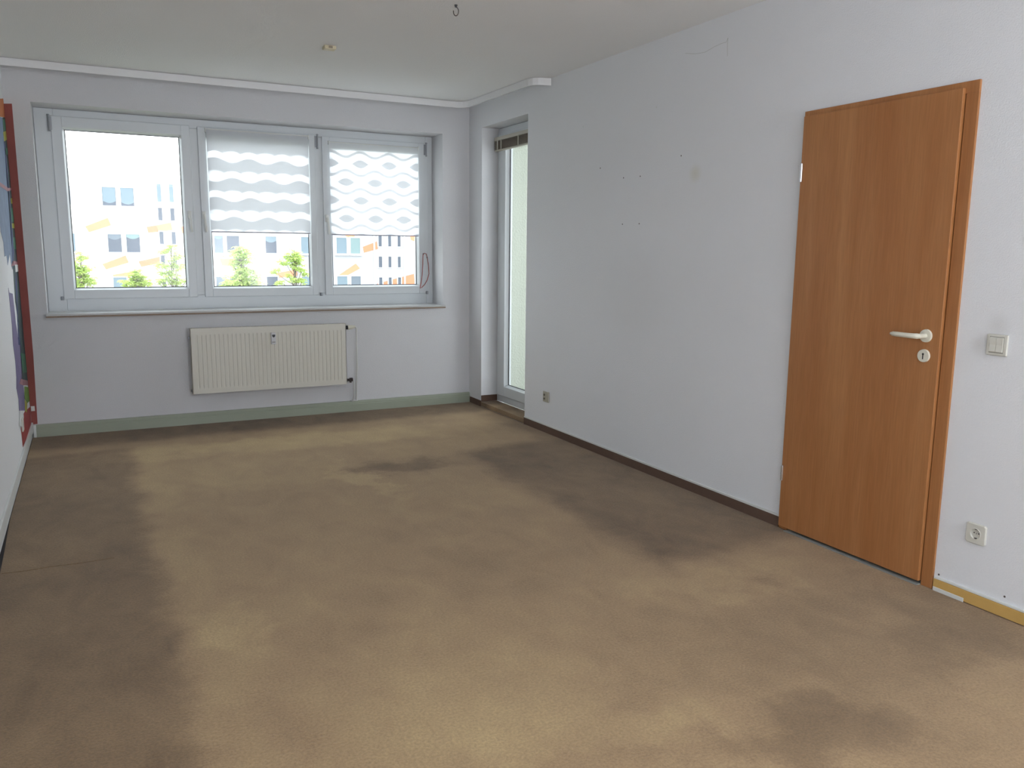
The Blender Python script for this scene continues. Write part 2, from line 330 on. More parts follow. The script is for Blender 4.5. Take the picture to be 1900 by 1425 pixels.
# nail holes and the hairline crack, chipped into the right wall's plaster
for px, py in [(1264, 289), (1114, 312), (1157, 330), (1188, 327), (1155, 416), (1186, 415), (1742, 1066), (1864, 1107), (1218, 199), (1082, 235)]:
    p = at(px, py, 0, W); bb = B(); light = (px, py) in ((1218, 199), (1082, 235))
    bb.cyl((W-0.0008, p.y, p.z), (W+0.004, p.y, p.z), 0.0042 if not light else 0.005, n=10)
    build(bb, 'nail_hole' if not light else 'filled_hole', M_steel if not light else M_whiteboard, wall_right)
bb = B(); cp = [at(x, y, 0, W) for x, y in [(1272, 99), (1290, 100), (1308, 97), (1325, 87), (1338, 81), (1348, 78), (1351, 70), (1350, 88), (1350, 104)]]
for a_, b_ in zip(cp[:-1], cp[1:]): bb.cyl((W-0.0004, a_.y, a_.z), (W-0.0004, b_.y, b_.z), 0.0010, n=5)
build(bb, 'hairline_crack', mat('crack_grey', (0.55, 0.545, 0.52), 0.9), wall_right)

# carpet: cut edge drifts away from the left wall
b = B()
edge = [(0.004, 6.76), (0.004, 4.75), (0.010, 4.5), (0.018, 4.2), (0.024, 3.9), (0.03, 3.4), (0.025, 2.6), (0.006, 2.0), (0.004, Y0+0.01)]
b.prism(edge + [(W-0.004, Y0+0.01), (W-0.004, 6.76)], 2, -0.008, 0.0)
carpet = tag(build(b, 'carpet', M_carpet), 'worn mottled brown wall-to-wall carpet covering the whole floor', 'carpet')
b = B(); b.box(W-0.006, W+0.158, BY0+0.002, BY1-0.002, 0.0005, 0.042, 0.004); build(b, 'doorway_step_cover', M_carpet, carpet)
b = B(); b.tube([(0.03, 3.925, 0.0006), (0.13, 3.915, 0.0008), (0.2, 3.922, 0.001), (0.33, 3.913, 0.001), (0.46, 3.918, 0.0004)], 0.0016, 5); build(b, 'carpet_seam', M_carpet, carpet)

# skirtings
def skirt(b, pts_path, prof): b.sweep(pts_path, prof)
b = B(); b.prism([(D-0.032, 0.0), (D-0.032, 0.060), (D-0.026, 0.066), (D-0.026, 0.073), (D-0.018, 0.088), (D, 0.090), (D, 0.0)], 0, 0.012, W-0.004)
duct = struct(build(b, 'baseboard_back', M_duct))
b = B(); b.box(0.012, 0.030, D-0.034, D-0.001, 0.0, 0.092, 0.003); build(b, 'end_cap', M_whiteboard, duct)
b = B(); b.box(0.0, 0.012, Y0+0.01, D-0.001, 0.045, 0.108, 0.002); bl = struct(build(b, 'baseboard_left', M_whiteboard))
b = B(); b.box(W-0.009, W, 2.935, BY0-0.004, 0.0, 0.054, 0.001); br = struct(build(b, 'baseboard_right', M_brown))
b = B(); b.box(W-0.007, W, 2.935, BY0-0.004, 0.054, 0.064); build(b, 'paint_line', M_whiteboard, br)
b = B(); b.box(W-0.009, W, BY1-0.0, D-0.033, 0.0, 0.052, 0.001); b.box(W, W+0.155, BY1-0.009, BY1, 0.043, 0.098, 0.001); struct(build(b, 'baseboard_right', M_brown))
b = B(); b.box(W-0.012, W, Y0+0.01, 2.066, 0.003, 0.050, 0.0015); by = struct(build(b, 'baseboard_right', M_yellow))
b = B(); b.box(W-0.010, W, Y0+0.01, 2.066, 0.051, 0.060, 0.001); build(b, 'paint_line', M_whiteboard, by)
b = B(); b.box(W-0.0145, W-0.011, 1.93, 2.064, 0.0, 0.017, 0.001); build(b, 'white_residue', M_whiteboard, by)

# ------------------------------------------------------------ window_1 (three tilt-and-turn casements)
YF = 7.030                           # room face of the fixed frame
win = struct(empty('window_1', (WX0, YF, WZ0+0.022)))
b = B()
FX0, FX1, FZ0, FZ1 = WX0+0.001, WX1-0.001, 0.893, WZ1-0.001
b.box(FX0, 0.285, YF, YF+0.07, FZ0, FZ1, 0.004); b.box(3.172, FX1, YF, YF+0.07, FZ0, FZ1, 0.004)
b.box(0.285, 3.172, YF, YF+0.07, 2.292, FZ1, 0.004); b.box(0.285, 3.172, YF, YF+0.07, FZ0, 1.003, 0.004)
b.box(1.195, 1.285, YF, YF+0.07, 1.003, 2.292, 0.004); b.box(2.170, 2.262, YF, YF+0.07, 1.003, 2.292, 0.004)
build(b, 'frame', M_pvc, win)
def sash(x0, x1, z0, z1, gx0, gx1, gz0, gz1, hx, hinge_x):
    b = B(); ya, yb = YF-0.016, YF+0.05
    b.box(x0, gx0-0.012, ya, yb, z0, z1, 0.005); b.box(gx1+0.012, x1, ya, yb, z0, z1, 0.005)
    b.box(gx0-0.014, gx1+0.014, ya, yb, gz1+0.012, z1, 0.005); b.box(gx0-0.014, gx1+0.014, ya, yb, z0, gz0-0.012, 0.005)
    # sloping glazing bead
    yg = YF+0.022
    for (A, Bx) in (((gx0-0.014, gx0), 1), ((gx1+0.014, gx1), 1)):
        b.prism([(A[0], ya+0.004), (A[1], yg), (A[1], yg+0.02), (A[0], yg+0.02)], 2, gz0-0.012, gz1+0.012)
    b.prism([(ya+0.004, gz0-0.014), (yg, gz0), (yg+0.02, gz0), (yg+0.02, gz0-0.014)], 0, gx0-0.012, gx1+0.012)
    b.prism([(ya+0.004, gz1+0.014), (yg, gz1), (yg+0.02, gz1), (yg+0.02, gz1+0.014)], 0, gx0-0.012, gx1+0.012)
    s = build(b, 'sash', M_pvc, win)
    b = B(); b.box(gx0-0.006, gx1+0.006, yg+0.006, yg+0.010, gz0-0.006, gz1+0.006); build(b, 'glass_pane', M_glass, s)
    b = B(); e = 0.005
    for q in ((gx0-0.001, gx0+e, gz0, gz1), (gx1-e, gx1+0.001, gz0, gz1), (gx0, gx1, gz0-0.001, gz0+e), (gx0, gx1, gz1-e, gz1+0.001)):
        b.box(q[0], q[1], yg+0.001, yg+0.006, q[2], q[3])
    build(b, 'seal', M_seal, s)
    b = B(); zt = 1.645
    b.box(hx-0.014, hx+0.014, ya-0.009, ya, zt-0.045, zt+0.015, 0.004); b.cyl((hx, ya-0.005, zt-0.015), (hx, ya-0.038, zt-0.015), 0.009, n=12)
    b.tube([(hx, ya-0.030, zt-0.010), (hx, ya-0.038, zt-0.022), (hx+0.002, ya-0.043, zt-0.05), (hx+0.006, ya-0.044, zt-0.10), (hx+0.009, ya-0.040, zt-0.148)], [0.009, 0.011, 0.0095, 0.009, 0.008], 10)
    build(b, 'handle', M_lever, s, smooth=True)
    b = B(); s_ = 1 if hinge_x > (x0+x1)/2 else -1
    b.cyl((hinge_x, ya-0.008, z1-0.105), (hinge_x, ya-0.008, z1-0.004), 0.0065, n=10); b.cyl((hinge_x, ya-0.008, z1-0.004), (hinge_x, ya-0.008, z1+0.006), 0.009, n=10)
    b.cyl((hinge_x, ya-0.008, z1-0.112), (hinge_x, ya-0.008, z1-0.103), 0.008, n=10); b.box(hinge_x-0.004, hinge_x+0.02*s_*-1, ya-0.004, ya, z1-0.10, z1-0.01)
    build(b, 'hinge', M_fit, s, smooth=True)
    b = B(); b.cyl((hinge_x, ya-0.009, z0-0.006), (hinge_x, ya-0.009, z0+0.022), 0.010, n=10); b.box(hinge_x-0.012, hinge_x+0.012, ya-0.004, ya+0.001, z0-0.004, z0+0.018)
    build(b, 'lower_hinge', M_fit, s, smooth=True)
sash(0.267, 1.212, 0.984, 2.311, 0.352, 1.136, 1.064, 2.221, 1.180, 0.256)
sash(1.268, 2.186, 0.984, 2.308, 1.342, 2.122, 1.064, 2.221, 1.288, 2.205)
sash(2.244, 3.190, 0.984, 2.302, 2.320, 3.086, 1.064, 2.221, 2.270, 3.170)
b = B(); b.box(WX0+0.001, WX1-0.001, D, YF, 0.872, 0.893); b.box(0.150, 3.248, D-0.030, D, 0.878, 0.893, 0.002)
sill = build(b, 'window_sill', M_sill, win)
b = B(); b.box(0.150, 3.248, D-0.030, D, 0.866, 0.878, 0.002); build(b, 'sill_edge', M_silled, sill)

# roller blinds hung on the second and third casement
def roller_blind(x0, x1, zt, zb, m, label, cassette):
    t = empty('roller_blind', ((x0+x1)/2, YF-0.02, zb)); tag(t, label, 'blind', 'wave-patterned roller blinds on the window')
    y = YF-0.040
    b = B(); n = 40; zs = [zt - (zt-zb)*i/n for i in range(n+1)]
    b.box(x0, x1, y, y+0.0008, zb, zt); build(b, 'fabric', m, t)
    b = B(); b.cyl((x0-0.004, y+0.010, zt+0.001), (x1+0.004, y+0.010, zt+0.001), 0.0095, n=14)
    if cassette:
        for xx in (x0-0.006, x1+0.002): b.box(xx, xx+0.004, y-0.002, YF-0.0155, zt-0.016, zt+0.016)
    else:
        for xx in (x0-0.008, x1+0.002): b.box(xx, xx+0.006, y-0.001, YF-0.0155, zt-0.02, zt+0.014)
    build(b, 'roller_tube', M_lever, t, smooth=True)
    b = B(); b.box(x0+0.002, x1-0.002, y-0.003, y+0.005, zb-0.006, zb+0.003, 0.001); build(b, 'bottom_bar', mat('grey_bottom_bar', (0.36, 0.34, 0.40), 0.5), t)
M_bl2 = blind_mat('wave_fabric_rope', 1.3825, 2.163, 'rope'); M_bl3 = blind_mat('wave_fabric_lens', 2.436, 2.2015, 'lens')
roller_blind(1.332, 2.124, 2.286, 1.503, M_bl2, 'white roller blind with bright wavy bands on the middle casement', False)
roller_blind(2.300, 3.088, 2.252, 1.497, M_bl3, 'white roller blind with lens-shaped wave pattern on the right casement', True)

# loop of reddish cord on the right of the frame
pts = [at(x, y, 1, YF-0.022) for x, y in [(787, 470), (785, 473), (784.5, 489), (783.5, 508), (782, 522), (779.5, 535), (783, 533), (788, 528), (793, 519), (796, 508), (795, 492), (793, 479), (791, 471)]]
b = B(); b.tube([(p.x, p.y, p.z) for p in pts], 0.0030, 6, closed=True); cord = build(b, 'pull_cord', M_red, origin=pts[5])
tag(cord, 'thin reddish cord looped on the window frame beside the right casement', 'cord')
for x, y in ((785, 471), (792, 478)):
    b = B(); p = at(x, y, 1, YF-0.016); b.cyl((p.x, YF, p.z), (p.x, YF-0.030, p.z), 0.004, n=8); build(b, 'cord_hook', M_steel, cord)

# ------------------------------------------------------------ radiator
RX0, RX1, RZ0, RZ1, RY = 1.104, 2.320, 0.252, 0.760, D-0.10
rad = tag(empty('radiator', ((RX0+RX1)/2, D-0.06, RZ0)), 'cream ribbed panel radiator mounted on the wall below the window', 'radiator')
b = B()     # ribbed front panel as one corrugated sheet
nr = 36; zc0, zc1 = RZ0+0.035, RZ1-0.045; x = RX0+0.03; step = (RX1-RX0-0.06)/nr; prof = [(RX0, 0.0), (RX0+0.03, 0.0)]
for i in range(nr):
    x = RX0+0.03+i*step; prof += [(x+step*0.30, 0.0), (x+step*0.42, 0.003), (x+step*0.62, 0.003), (x+step*0.74, 0.0)]
prof += [(RX1-0.03, 0.0), (RX1, 0.0)]
zs = [(RZ0, 0), (zc0, 0), (zc0+0.018, 1), (zc1-0.018, 1), (zc1, 0), (RZ1, 0)]
grid = [[b.bm.verts.new((px, RY+d*k, z)) for px, d in prof] for z, k in zs]
for i in range(len(zs)-1):
    for j in range(len(prof)-1): b.bm.faces.new((grid[i][j], grid[i][j+1], grid[i+1][j+1], grid[i+1][j]))
b.box(RX0, RX1, RY+0.007, RY+0.014, RZ0, RZ1)
build(b, 'front_panel', M_rad, rad)
b = B(); b.box(RX0+0.01, RX1-0.01, RY+0.014, RY+0.062, RZ0+0.02, RZ1-0.008); b.box(RX0, RX0+0.003, RY, RY+0.068, RZ0+0.002, RZ1); b.box(RX1-0.003, RX1, RY, RY+0.068, RZ0+0.002, RZ1)
build(b, 'body', M_rad, rad)
b = B(); b.box(RX0, RX1, RY+0.002, RY+0.068, RZ1-0.004, RZ1+0.001)
for i in range(52): b.box(RX0+0.02+i*0.0228, RX0+0.033+i*0.0228, RY+0.012, RY+0.060, RZ1+0.0005, RZ1+0.0025)
build(b, 'top_grille', M_rad, rad)
for z in (RZ1-0.075, RZ0+0.02):
    b = B(); b.box(RX0+0.04, RX0+0.07, RY+0.06, D-0.0005, z-0.02, z+0.03); build(b, 'wall_bracket', M_fit, rad)
    b = B(); b.box(RX0-0.012, RX0, RY+0.03, RY+0.045, z-0.006, z+0.014, 0.002); build(b, 'end_lug', M_fit, rad)
b = B(); p = at(507, 637, 1, RY-0.012)
b.box(p.x-0.016, p.x+0.020, RY-0.026, RY, 0.618, 0.712, 0.005); meter = build(b, 'heat_cost_meter', mat('meter_white', (0.66, 0.66, 0.68), 0.4), rad)
b = B(); b.prism([(p.x-0.009, 0.696), (p.x+0.015, 0.696), (p.x+0.014, 0.682), (p.x+0.006, 0.674), (p.x-0.002, 0.674), (p.x-0.008, 0.682)], 1, RY-0.0275, RY-0.0255)
build(b, 'meter_display', M_black, meter)
b = B(); b.box(p.x-0.010, p.x+0.014, RY-0.0272, RY-0.0255, 0.630, 0.641); build(b, 'meter_slot', mat('meter_grey', (0.34, 0.33, 0.32), 0.5), meter)
yv = RY+0.035
b = B(); b.cyl((RX1-0.002, yv, 0.727), (RX1+0.016, yv, 0.727), 0.010, n=14); b.cyl((RX1+0.012, yv, 0.727), (RX1+0.026, yv, 0.727), 0.016, n=16); build(b, 'valve_ring', M_black, rad, smooth=True)
b = B(); b.cyl((RX1+0.026, yv, 0.727), (RX1+0.070, yv, 0.730), 0.0195, 0.016, n=20); b.cyl((RX1+0.070, yv, 0.730), (RX1+0.088, yv, 0.731), 0.012, n=14); build(b, 'thermostat_head', M_cream, rad, smooth=True)
b = B(); b.cyl((RX1, yv, 0.283), (RX1+0.010, yv, 0.283), 0.017, n=12); b.cyl((RX1+0.008, yv, 0.283), (RX1+0.055, yv, 0.283), 0.010, n=12); b.cyl((RX1+0.030, yv, 0.283), (RX1+0.058, yv, 0.283), 0.0165, n=6); b.cyl((RX1+0.040, yv, 0.283), (RX1+0.040, yv-0.004, 0.258), 0.009, n=8)
build(b, 'return_valve', mat('dark_brass', (0.05, 0.04, 0.04), 0.4, metal=0.5), rad, smooth=True)
b = B(); b.tube([(RX1+0.085, yv, 0.731), (RX1+0.096, yv, 0.728), (RX1+0.100, yv, 0.715), (RX1+0.100, yv, 0.4), (RX1+0.100, D-0.02, 0.088)], 0.0065, 10); build(b, 'supply_pipe', M_pipe, rad, smooth=True)
b = B(); b.tube([(RX1+0.050, yv, 0.283), (RX1+0.064, yv, 0.279), (RX1+0.068, yv, 0.265), (RX1+0.068, yv, 0.15), (RX1+0.068, D-0.02, 0.088)], 0.0065, 10); build(b, 'return_pipe', M_pipe, rad, smooth=True)
b = B(); b.box(RX1+0.055, RX1+0.112, D-0.028, D-0.004, 0.0885, 0.097, 0.003); build(b, 'pipe_collar', M_pipe, rad)

# ------------------------------------------------------------ curtain rail under the ceiling
path = [(0.004, D-0.225), (3.24, D-0.235)]
for k in range(1, 9):
    a = math.radians(90-90*k/8.0); path.append((3.24+0.10*math.cos(a), D-0.335+0.10*math.sin(a)))
path += [(3.343, 6.0), (3.347, 5.47)]
for k in range(1, 8):
    a = math.radians(180+80*k/7.0); path.append((3.447+0.10*math.cos(a), 5.46+0.10*math.sin(a)))
path.append((W-0.001, 5.352))
b = B(); b.sweep(path, [(0.0, 2.548), (0.0, 2.598), (0.030, 2.598), (0.030, 2.585), (0.006, 2.580), (0.006, 2.548)])
rail = tag(build(b, 'curtain_rail', M_rail, origin=(1.7, D-0.23, 2.55)), 'white curtain rail curving round the ceiling corner above window and balcony door', 'curtain rail')

# ------------------------------------------------------------ balcony door (door_2) in its niche
DX = W+0.156
d2 = struct(empty('door_2', (DX, (BY0+BY1)/2, 0.042)))
b = B(); b.box(DX, DX+0.07, 6.482, BY1-0.001, 0.043, BZ1-0.002, 0.004); b.box(DX, DX+0.07, BY0+0.001, 5.742, 0.043, BZ1-0.002, 0.004)
b.box(DX, DX+0.07, 5.742, 6.482, 2.330, BZ1-0.002, 0.004); b.box(DX, DX+0.07, 5.742, 6.482, 0.043, 0.118, 0.004)
build(b, 'frame', M_pvc, d2)
gy0, gy1, gz0, gz1 = 5.83, 6.345, 0.205, 2.25; b = B(); xa = DX-0.016
b.box(xa, DX+0.055, gy1+0.012, 6.497, 0.105, 2.345, 0.005); b.box(xa, DX+0.055, 5.727, gy0-0.012, 0.105, 2.345, 0.005)
b.box(xa, DX+0.055, gy0-0.014, gy1+0.014, gz1+0.012, 2.345, 0.005); b.box(xa, DX+0.055, gy0-0.014, gy1+0.014, 0.105, gz0-0.012, 0.005)
for A in ((gy0-0.014, gy0), (gy1+0.014, gy1)):
    b.prism([(xa+0.004, A[0]), (DX+0.022, A[1]), (DX+0.042, A[1]), (DX+0.042, A[0])], 2, gz0-0.012, gz1+0.012)
b.prism([(xa+0.004, gz0-0.014), (DX+0.022, gz0), (DX+0.042, gz0), (DX+0.042, gz0-0.014)], 1, gy0-0.012, gy1+0.012)
s2 = build(b, 'sash', M_pvc, d2)
b = B(); b.box(DX+0.028, DX+0.032, gy0-0.006, gy1+0.006, gz0-0.006, gz1+0.006); build(b, 'glass_pane', M_glass, s2)
b = B()
for q in ((gy0-0.001, gy0+0.005, gz0, gz1), (gy1-0.007, gy1+0.001, gz0, gz1), (gy0, gy1, gz0-0.001, gz0+0.005)): b.box(DX+0.022, DX+0.028, q[0], q[1], q[2], q[3])
build(b, 'seal', M_seal, s2)
b = B(); hy = 5.965-0.17
b.box(xa-0.009, xa, hy-0.014, hy+0.014, 1.20, 1.27, 0.004); b.cyl((xa, hy, 1.25), (xa-0.04, hy, 1.25), 0.009, n=12); b.tube([(xa-0.032, hy, 1.255), (xa-0.042, hy, 1.24), (xa-0.045, hy, 1.2), (xa-0.042, hy, 1.11)], 0.009, 10)
build(b, 'handle', M_lever, s2, smooth=True)
# pulled-up brown venetian blind over the balcony door
vb = tag(empty('venetian_blind', (DX-0.04, 6.1, 2.21)), 'pulled-up brown venetian blind bunched at the top of the balcony door', 'blind')
bx = DX-0.032
b = B(); b.box(bx-0.018, bx+0.013, 5.72, 6.505, 2.292, 2.322, 0.002); build(b, 'head_rail', M_beige, vb)
b = B(); b.box(bx-0.016, bx+0.012, 5.725, 6.505, 2.206, 2.219, 0.003); build(b, 'bottom_rail', M_beige, vb)
b = B(); b.prism([(bx-0.018, 0), (bx-0.004, 0.0018), (bx+0.012, 0), (bx+0.012, 0.0026), (bx-0.004, 0.0044), (bx-0.018, 0.0026)], 1, 5.725, 6.505)
sl0 = None; me = None
for i in range(12):
    z = 2.2215+i*0.0057
    if sl0 is None: sl0 = build(b, 'slat', M_slat, vb, origin=(DX-0.04, 6.1, 0)); sl0.location.z = z-2.21
    else: o = sl0.copy(); C.objects.link(o); o.location.z = z-2.21
for yy in (6.44, 6.37, 6.06, 5.79):
    b = B(); b.box(bx-0.0205, bx-0.0185, yy-0.008, yy+0.008, 2.214, 2.296); build(b, 'ladder_tape', M_beige, vb)

# ------------------------------------------------------------ interior beech door (door_1)
d1 = struct(empty('door_1', (W, 2.5, 0)))
b = B(); fx = W-0.010
b.box(fx, W+0.1195, 2.072, 2.124, 0.0, 1.985, 0.002); b.box(fx, W+0.1195, 2.876, 2.930, 0.0, 1.985, 0.002); b.box(fx, W+0.1195, 2.072, 2.930, 1.9845, 2.030, 0.002)
build(b, 'door_frame', M_wood, d1)
b = B(); b.box(W-0.024, W+0.018, 2.128, 2.921, 0.016, 2.006, 0.0025); leaf = build(b, 'door_leaf', M_wood, d1)
ly = W-0.024
b = B(); c = at(1719, 623, 0, ly); hy, hz = c.y, c.z
b.cyl((ly, hy, hz), (ly-0.009, hy, hz), 0.027, 0.0255, n=32); b.cyl((ly-0.009, hy, hz), (ly-0.050, hy, hz), 0.0105, n=16)
tipp = at(1658, 621, 0, ly-0.055)
b.tube([(ly-0.044, hy-0.002, hz), (ly-0.052, hy+0.004, hz), (ly-0.058, hy+0.018, hz), (ly-0.060, hy+0.05, hz), (ly-0.059, hy+0.09, hz+0.0), (ly-0.055, hy+0.115, hz), (ly-0.050, hy+0.128, hz)], [0.010, 0.0115, 0.011, 0.0105, 0.0105, 0.010, 0.006], 14)
build(b, 'lever_handle', M_cream, leaf, smooth=True)
b = B(); c2 = at(1715, 660, 0, ly); b.cyl((ly, c2.y, c2.z), (ly-0.009, c2.y, c2.z), 0.027, 0.0255, n=32); esc = build(b, 'keyhole_rosette', M_cream, leaf, smooth=True)
b = B(); b.cyl((ly-0.0086, c2.y, c2.z+0.007), (ly-0.0100, c2.y, c2.z+0.007), 0.0045, n=14); b.box(ly-0.0100, ly-0.0086, c2.y-0.0022, c2.y+0.0022, c2.z-0.014, c2.z+0.005)
kh = build(b, 'keyhole', M_black, leaf)
for (za, zb) in ((1.708, 1.789), (0.255, 0.328)):
    b = B(); b.cyl((ly-0.006, 2.911, za), (ly-0.006, 2.911, zb), 0.0065, n=12); b.cyl((ly-0.006, 2.911, (za+zb)/2-0.001), (ly-0.006, 2.911, (za+zb)/2+0.001), 0.0075, n=12); b.cyl((ly-0.006, 2.911, zb), (ly-0.006, 2.911, zb+0.004), 0.0045, n=10)
    build(b, 'hinge', M_hinge, leaf, smooth=True)
b = B(); b.box(W-0.034, W+0.10, 2.125, 2.875, 0.0002, 0.004, 0.001); build(b, 'threshold_strip', M_strip, d1)
b = B(); b.box(W+0.02, W+0.119, 2.1245, 2.8755, 0.004, 0.05); build(b, 'gap_shade_block', M_black, d1)  # black block stands in for the shade under the leaf

# ------------------------------------------------------------ switch, sockets
sw = tag(empty('light_switch', (W, 1.905, 1.0)), 'cream double light switch on the wall right of the beech door', 'switch')
b = B(); b.box(W-0.010, W, 1.864, 1.946, 0.999, 1.080, 0.004); build(b, 'cover_frame', M_cream2, sw)
for y0, y1 in ((1.8795, 1.9045), (1.9055, 1.9305)):
    b = B(); b.prism([(W-0.0095, 1.011), (W-0.0145, 1.014), (W-0.0125, 1.040), (W-0.0150, 1.066), (W-0.0095, 1.069)], 1, y0, y1); build(b, 'rocker', M_cream2, sw)
b = B(); b.box(W-0.0103, W-0.0098, 1.877, 1.933, 1.0085, 1.0715); build(b, 'rocker_gap', mat('switch_gap', (0.30, 0.29, 0.25), 0.6), sw)
def socket(y, z, label, s=0.041, nm='wall_socket'):
    t = tag(empty(nm, (W, y, z-s)), label, 'socket')
    b = B(); n = 32
    b.box(W-0.009, W, y-s, y+s, z-s, z+s, 0.004)
    plate = build(b, 'cover_plate', M_cream2, t)
    b = B(); R = 0.0205; d = W-0.0092; rings = [(R+0.0035, d), (R+0.0015, d-0.0018), (R, d-0.0012), (R-0.001, d+0.0075), (0.0001, d+0.0078)]
    vs = [[b.bm.verts.new((x_, y+r_*math.cos(2*PI*k/n), z+r_*math.sin(2*PI*k/n))) for k in range(n)] for r_, x_ in rings]
    for a_, c_ in zip(vs[:-1], vs[1:]):
        for k in range(n): b.bm.faces.new((a_[k], a_[(k+1) % n], c_[(k+1) % n], c_[k]))
    return t, plate
def boolean_socket(y, z, label):
    t = tag(empty('wall_socket', (W, y, z-0.041)), label, 'socket')
    s = 0.041; R = 0.0205; n = 32; b = B()
    # square plate with a round recess, built as loops from the outer edge inwards
    def sq(k, h):
        a = 2*PI*(k+0.5)/n; c, si = math.cos(a), math.sin(a); m_ = max(abs(c), abs(si)); return (h*c/m_, h*si/m_)
    loops = []
    for (kind, r, x_) in (('s', s, W), ('s', s, W-0.006), ('s', s-0.003, W-0.009), ('c', R+0.003, W-0.009), ('c', R+0.001, W-0.0105), ('c', R, W-0.0095), ('c', R-0.0012, W-0.0015)):
        ring = []
        for k in range(n):
            if kind == 's': q = sq(k, r)
            else: a = 2*PI*(k+0.5)/n; q = (r*math.cos(a), r*math.sin(a))
            ring.append(b.bm.verts.new((x_, y+q[0], z+q[1])))
        loops.append(ring)
    fs = []
    for A, Bq in zip(loops[:-1], loops[1:]):
        for k in range(n): fs.append(b.bm.faces.new((A[k], A[(k+1) % n], Bq[(k+1) % n], Bq[k])))
    fs.append(b.bm.faces.new(loops[-1]))
    bmesh.ops.recalc_face_normals(b.bm, faces=fs); build(b, 'cover_plate', M_cream2, t)
    b = B()
    for sgn in (-1, 1): b.cyl((W-0.0014, y+sgn*0.0095, z+0.002), (W-0.0022, y+sgn*0.0095, z+0.002), 0.0028, n=12)
    b.cyl((W-0.0014, y, z), (W-0.0024, y, z), 0.0018, n=10)
    for sgn in (-1, 1): b.box(W-0.0085, W-0.0015, y-0.004, y+0.004, z+sgn*0.0185-0.0015, z+sgn*0.0185+0.0015)
    build(b, 'contacts', M_steel, t)
boolean_socket(1.911, 0.291, 'cream earthed wall socket low on the wall right of the beech door')
t = tag(empty('aerial_socket', (W, 5.345, 0.236)), 'small beige aerial socket low on the wall near the balcony door', 'socket')
b = B(); b.box(W-0.012, W, 5.303, 5.385, 0.238, 0.319, 0.004); build(b, 'cover_plate', mat('beige_plate', (0.42, 0.40, 0.33), 0.5), t)
for z in (0.262, 0.292):
    b = B(); b.cyl((W-0.011, 5.362, z), (W-0.0145, 5.362, z), 0.0085, n=14); build(b, 'aerial_jack', M_steel, t)
# socket on the left wall near the poster
p = at(40, 788, 0, 0)
t = tag(empty('wall_socket', (0, p.y, p.z-0.04)), 'white socket low on the left wall under the torn poster', 'socket')
b = B(); b.box(0, 0.011, p.y-0.041, p.y+0.041, p.z-0.041, p.z+0.041, 0.004); build(b, 'cover_plate', M_cream2, t)
b = B(); b.cyl((0.0105, p.y, p.z), (0.0112, p.y, p.z), 0.019, n=20); build(b, 'socket_recess_shade', mat('socket_shadow', (0.45, 0.44, 0.40), 0.6), t)  # flat darker disc, the recess's shade put into its colour

# ------------------------------------------------------------ ceiling fittings
p = at(611, 86, 2, H)
lb = tag(empty('lamp_connector', (p.x, p.y, H-0.018)), 'small cream lamp connector box on the ceiling', 'ceiling box')
b = B(); b.box(p.x-0.036, p.x+0.036, p.y-0.030, p.y+0.030, H-0.020, H, 0.003); build(b, 'housing', mat('cream_box', (0.66, 0.58, 0.40), 0.5), lb)
b = B(); b.box(p.x-0.012, p.x+0.012, p.y-0.034, p.y-0.029, H-0.016, H-0.004); build(b, 'cable_slot', mat('slot_brown', (0.25, 0.2, 0.14), 0.6), lb)
p = at(846, 9, 2, H)
hk = tag(empty('ceiling_hook', (p.x, p.y, H-0.05)), 'dark wire loop hook hanging from the ceiling', 'hook')
b = B(); b.cyl((p.x, p.y, H), (p.x, p.y, H-0.012), 0.008, 0.005, n=12); build(b, 'screw_base', M_black, hk)
R = 0.017; ux = Vector((0.75, -0.66, 0)); cpt = Vector((p.x, p.y, H-0.032)); b = B(); pts = [Vector((p.x, p.y, H-0.010))]
for k in range(15):
    a = math.radians(90-285*k/14); pts.append(cpt + ux*(R*0.8*math.cos(a)) + Vector((0, 0, 1.2*R*math.sin(a))))
b.tube(pts, 0.0022, 7); build(b, 'hook_wire', M_steel, hk, smooth=True)

# ------------------------------------------------------------ torn poster in the left corner
def pm(name, col, var=0.25, vs=14, r=0.7): return mat(name, col, r, var=var, vscale=vs)
ps = tag(empty('torn_poster', (0.0, 6.3, 0.1)), 'torn colourful poster with red border wrapped into the left corner', 'poster')
b = B(); zz = D-0.0015
b.prism([(0.0015, 2.335), (0.050, 2.339), (0.050, 0.6), (0.040, 0.094), (0.0015, 0.094)], 1, D-0.0022, D-0.0002); build(b, 'red_border', pm('poster_red', (0.29, 0.072, 0.060), 0.22, 6), ps)
def piece(name, pxs, m, off=0.001, th=0.0008):
    b = B(); q = [at(x, y, 0, 0.0) for x, y in pxs]
    b.prism([(min(v.y, D-0.003), v.z) for v in q], 0, off, off+th); return build(b, name, m, ps)
m_or = pm('poster_orange', (0.55, 0.17, 0.05)); m_rd = pm('poster_deep_red', (0.36, 0.05, 0.045))
m_bl = pm('poster_pale_blue', (0.16, 0.22, 0.34), 0.35, 10); m_dk = pm('poster_dark_foliage', (0.030, 0.055, 0.060), 0.6, 16); m_nv = pm('poster_navy', (0.04, 0.055, 0.16), 0.4, 12)
m_gr = pm('poster_green', (0.05, 0.16, 0.10), 0.6, 18); m_ye = pm('poster_yellow_leaves', (0.36, 0.33, 0.05), 0.4, 18); m_pu = pm('poster_violet', (0.17, 0.14, 0.27), 0.35, 10)
m_pk = pm('poster_pink', (0.36, 0.17, 0.19), 0.3, 12); m_lg = pm('poster_leaf_green', (0.16, 0.28, 0.04), 0.4, 18); m_wp = pm('torn_paper', (0.72, 0.73, 0.72), 0.06, 12)
piece('orange_band', [(-14, 184), (9.5, 190), (11, 222), (-14, 214)], m_or)
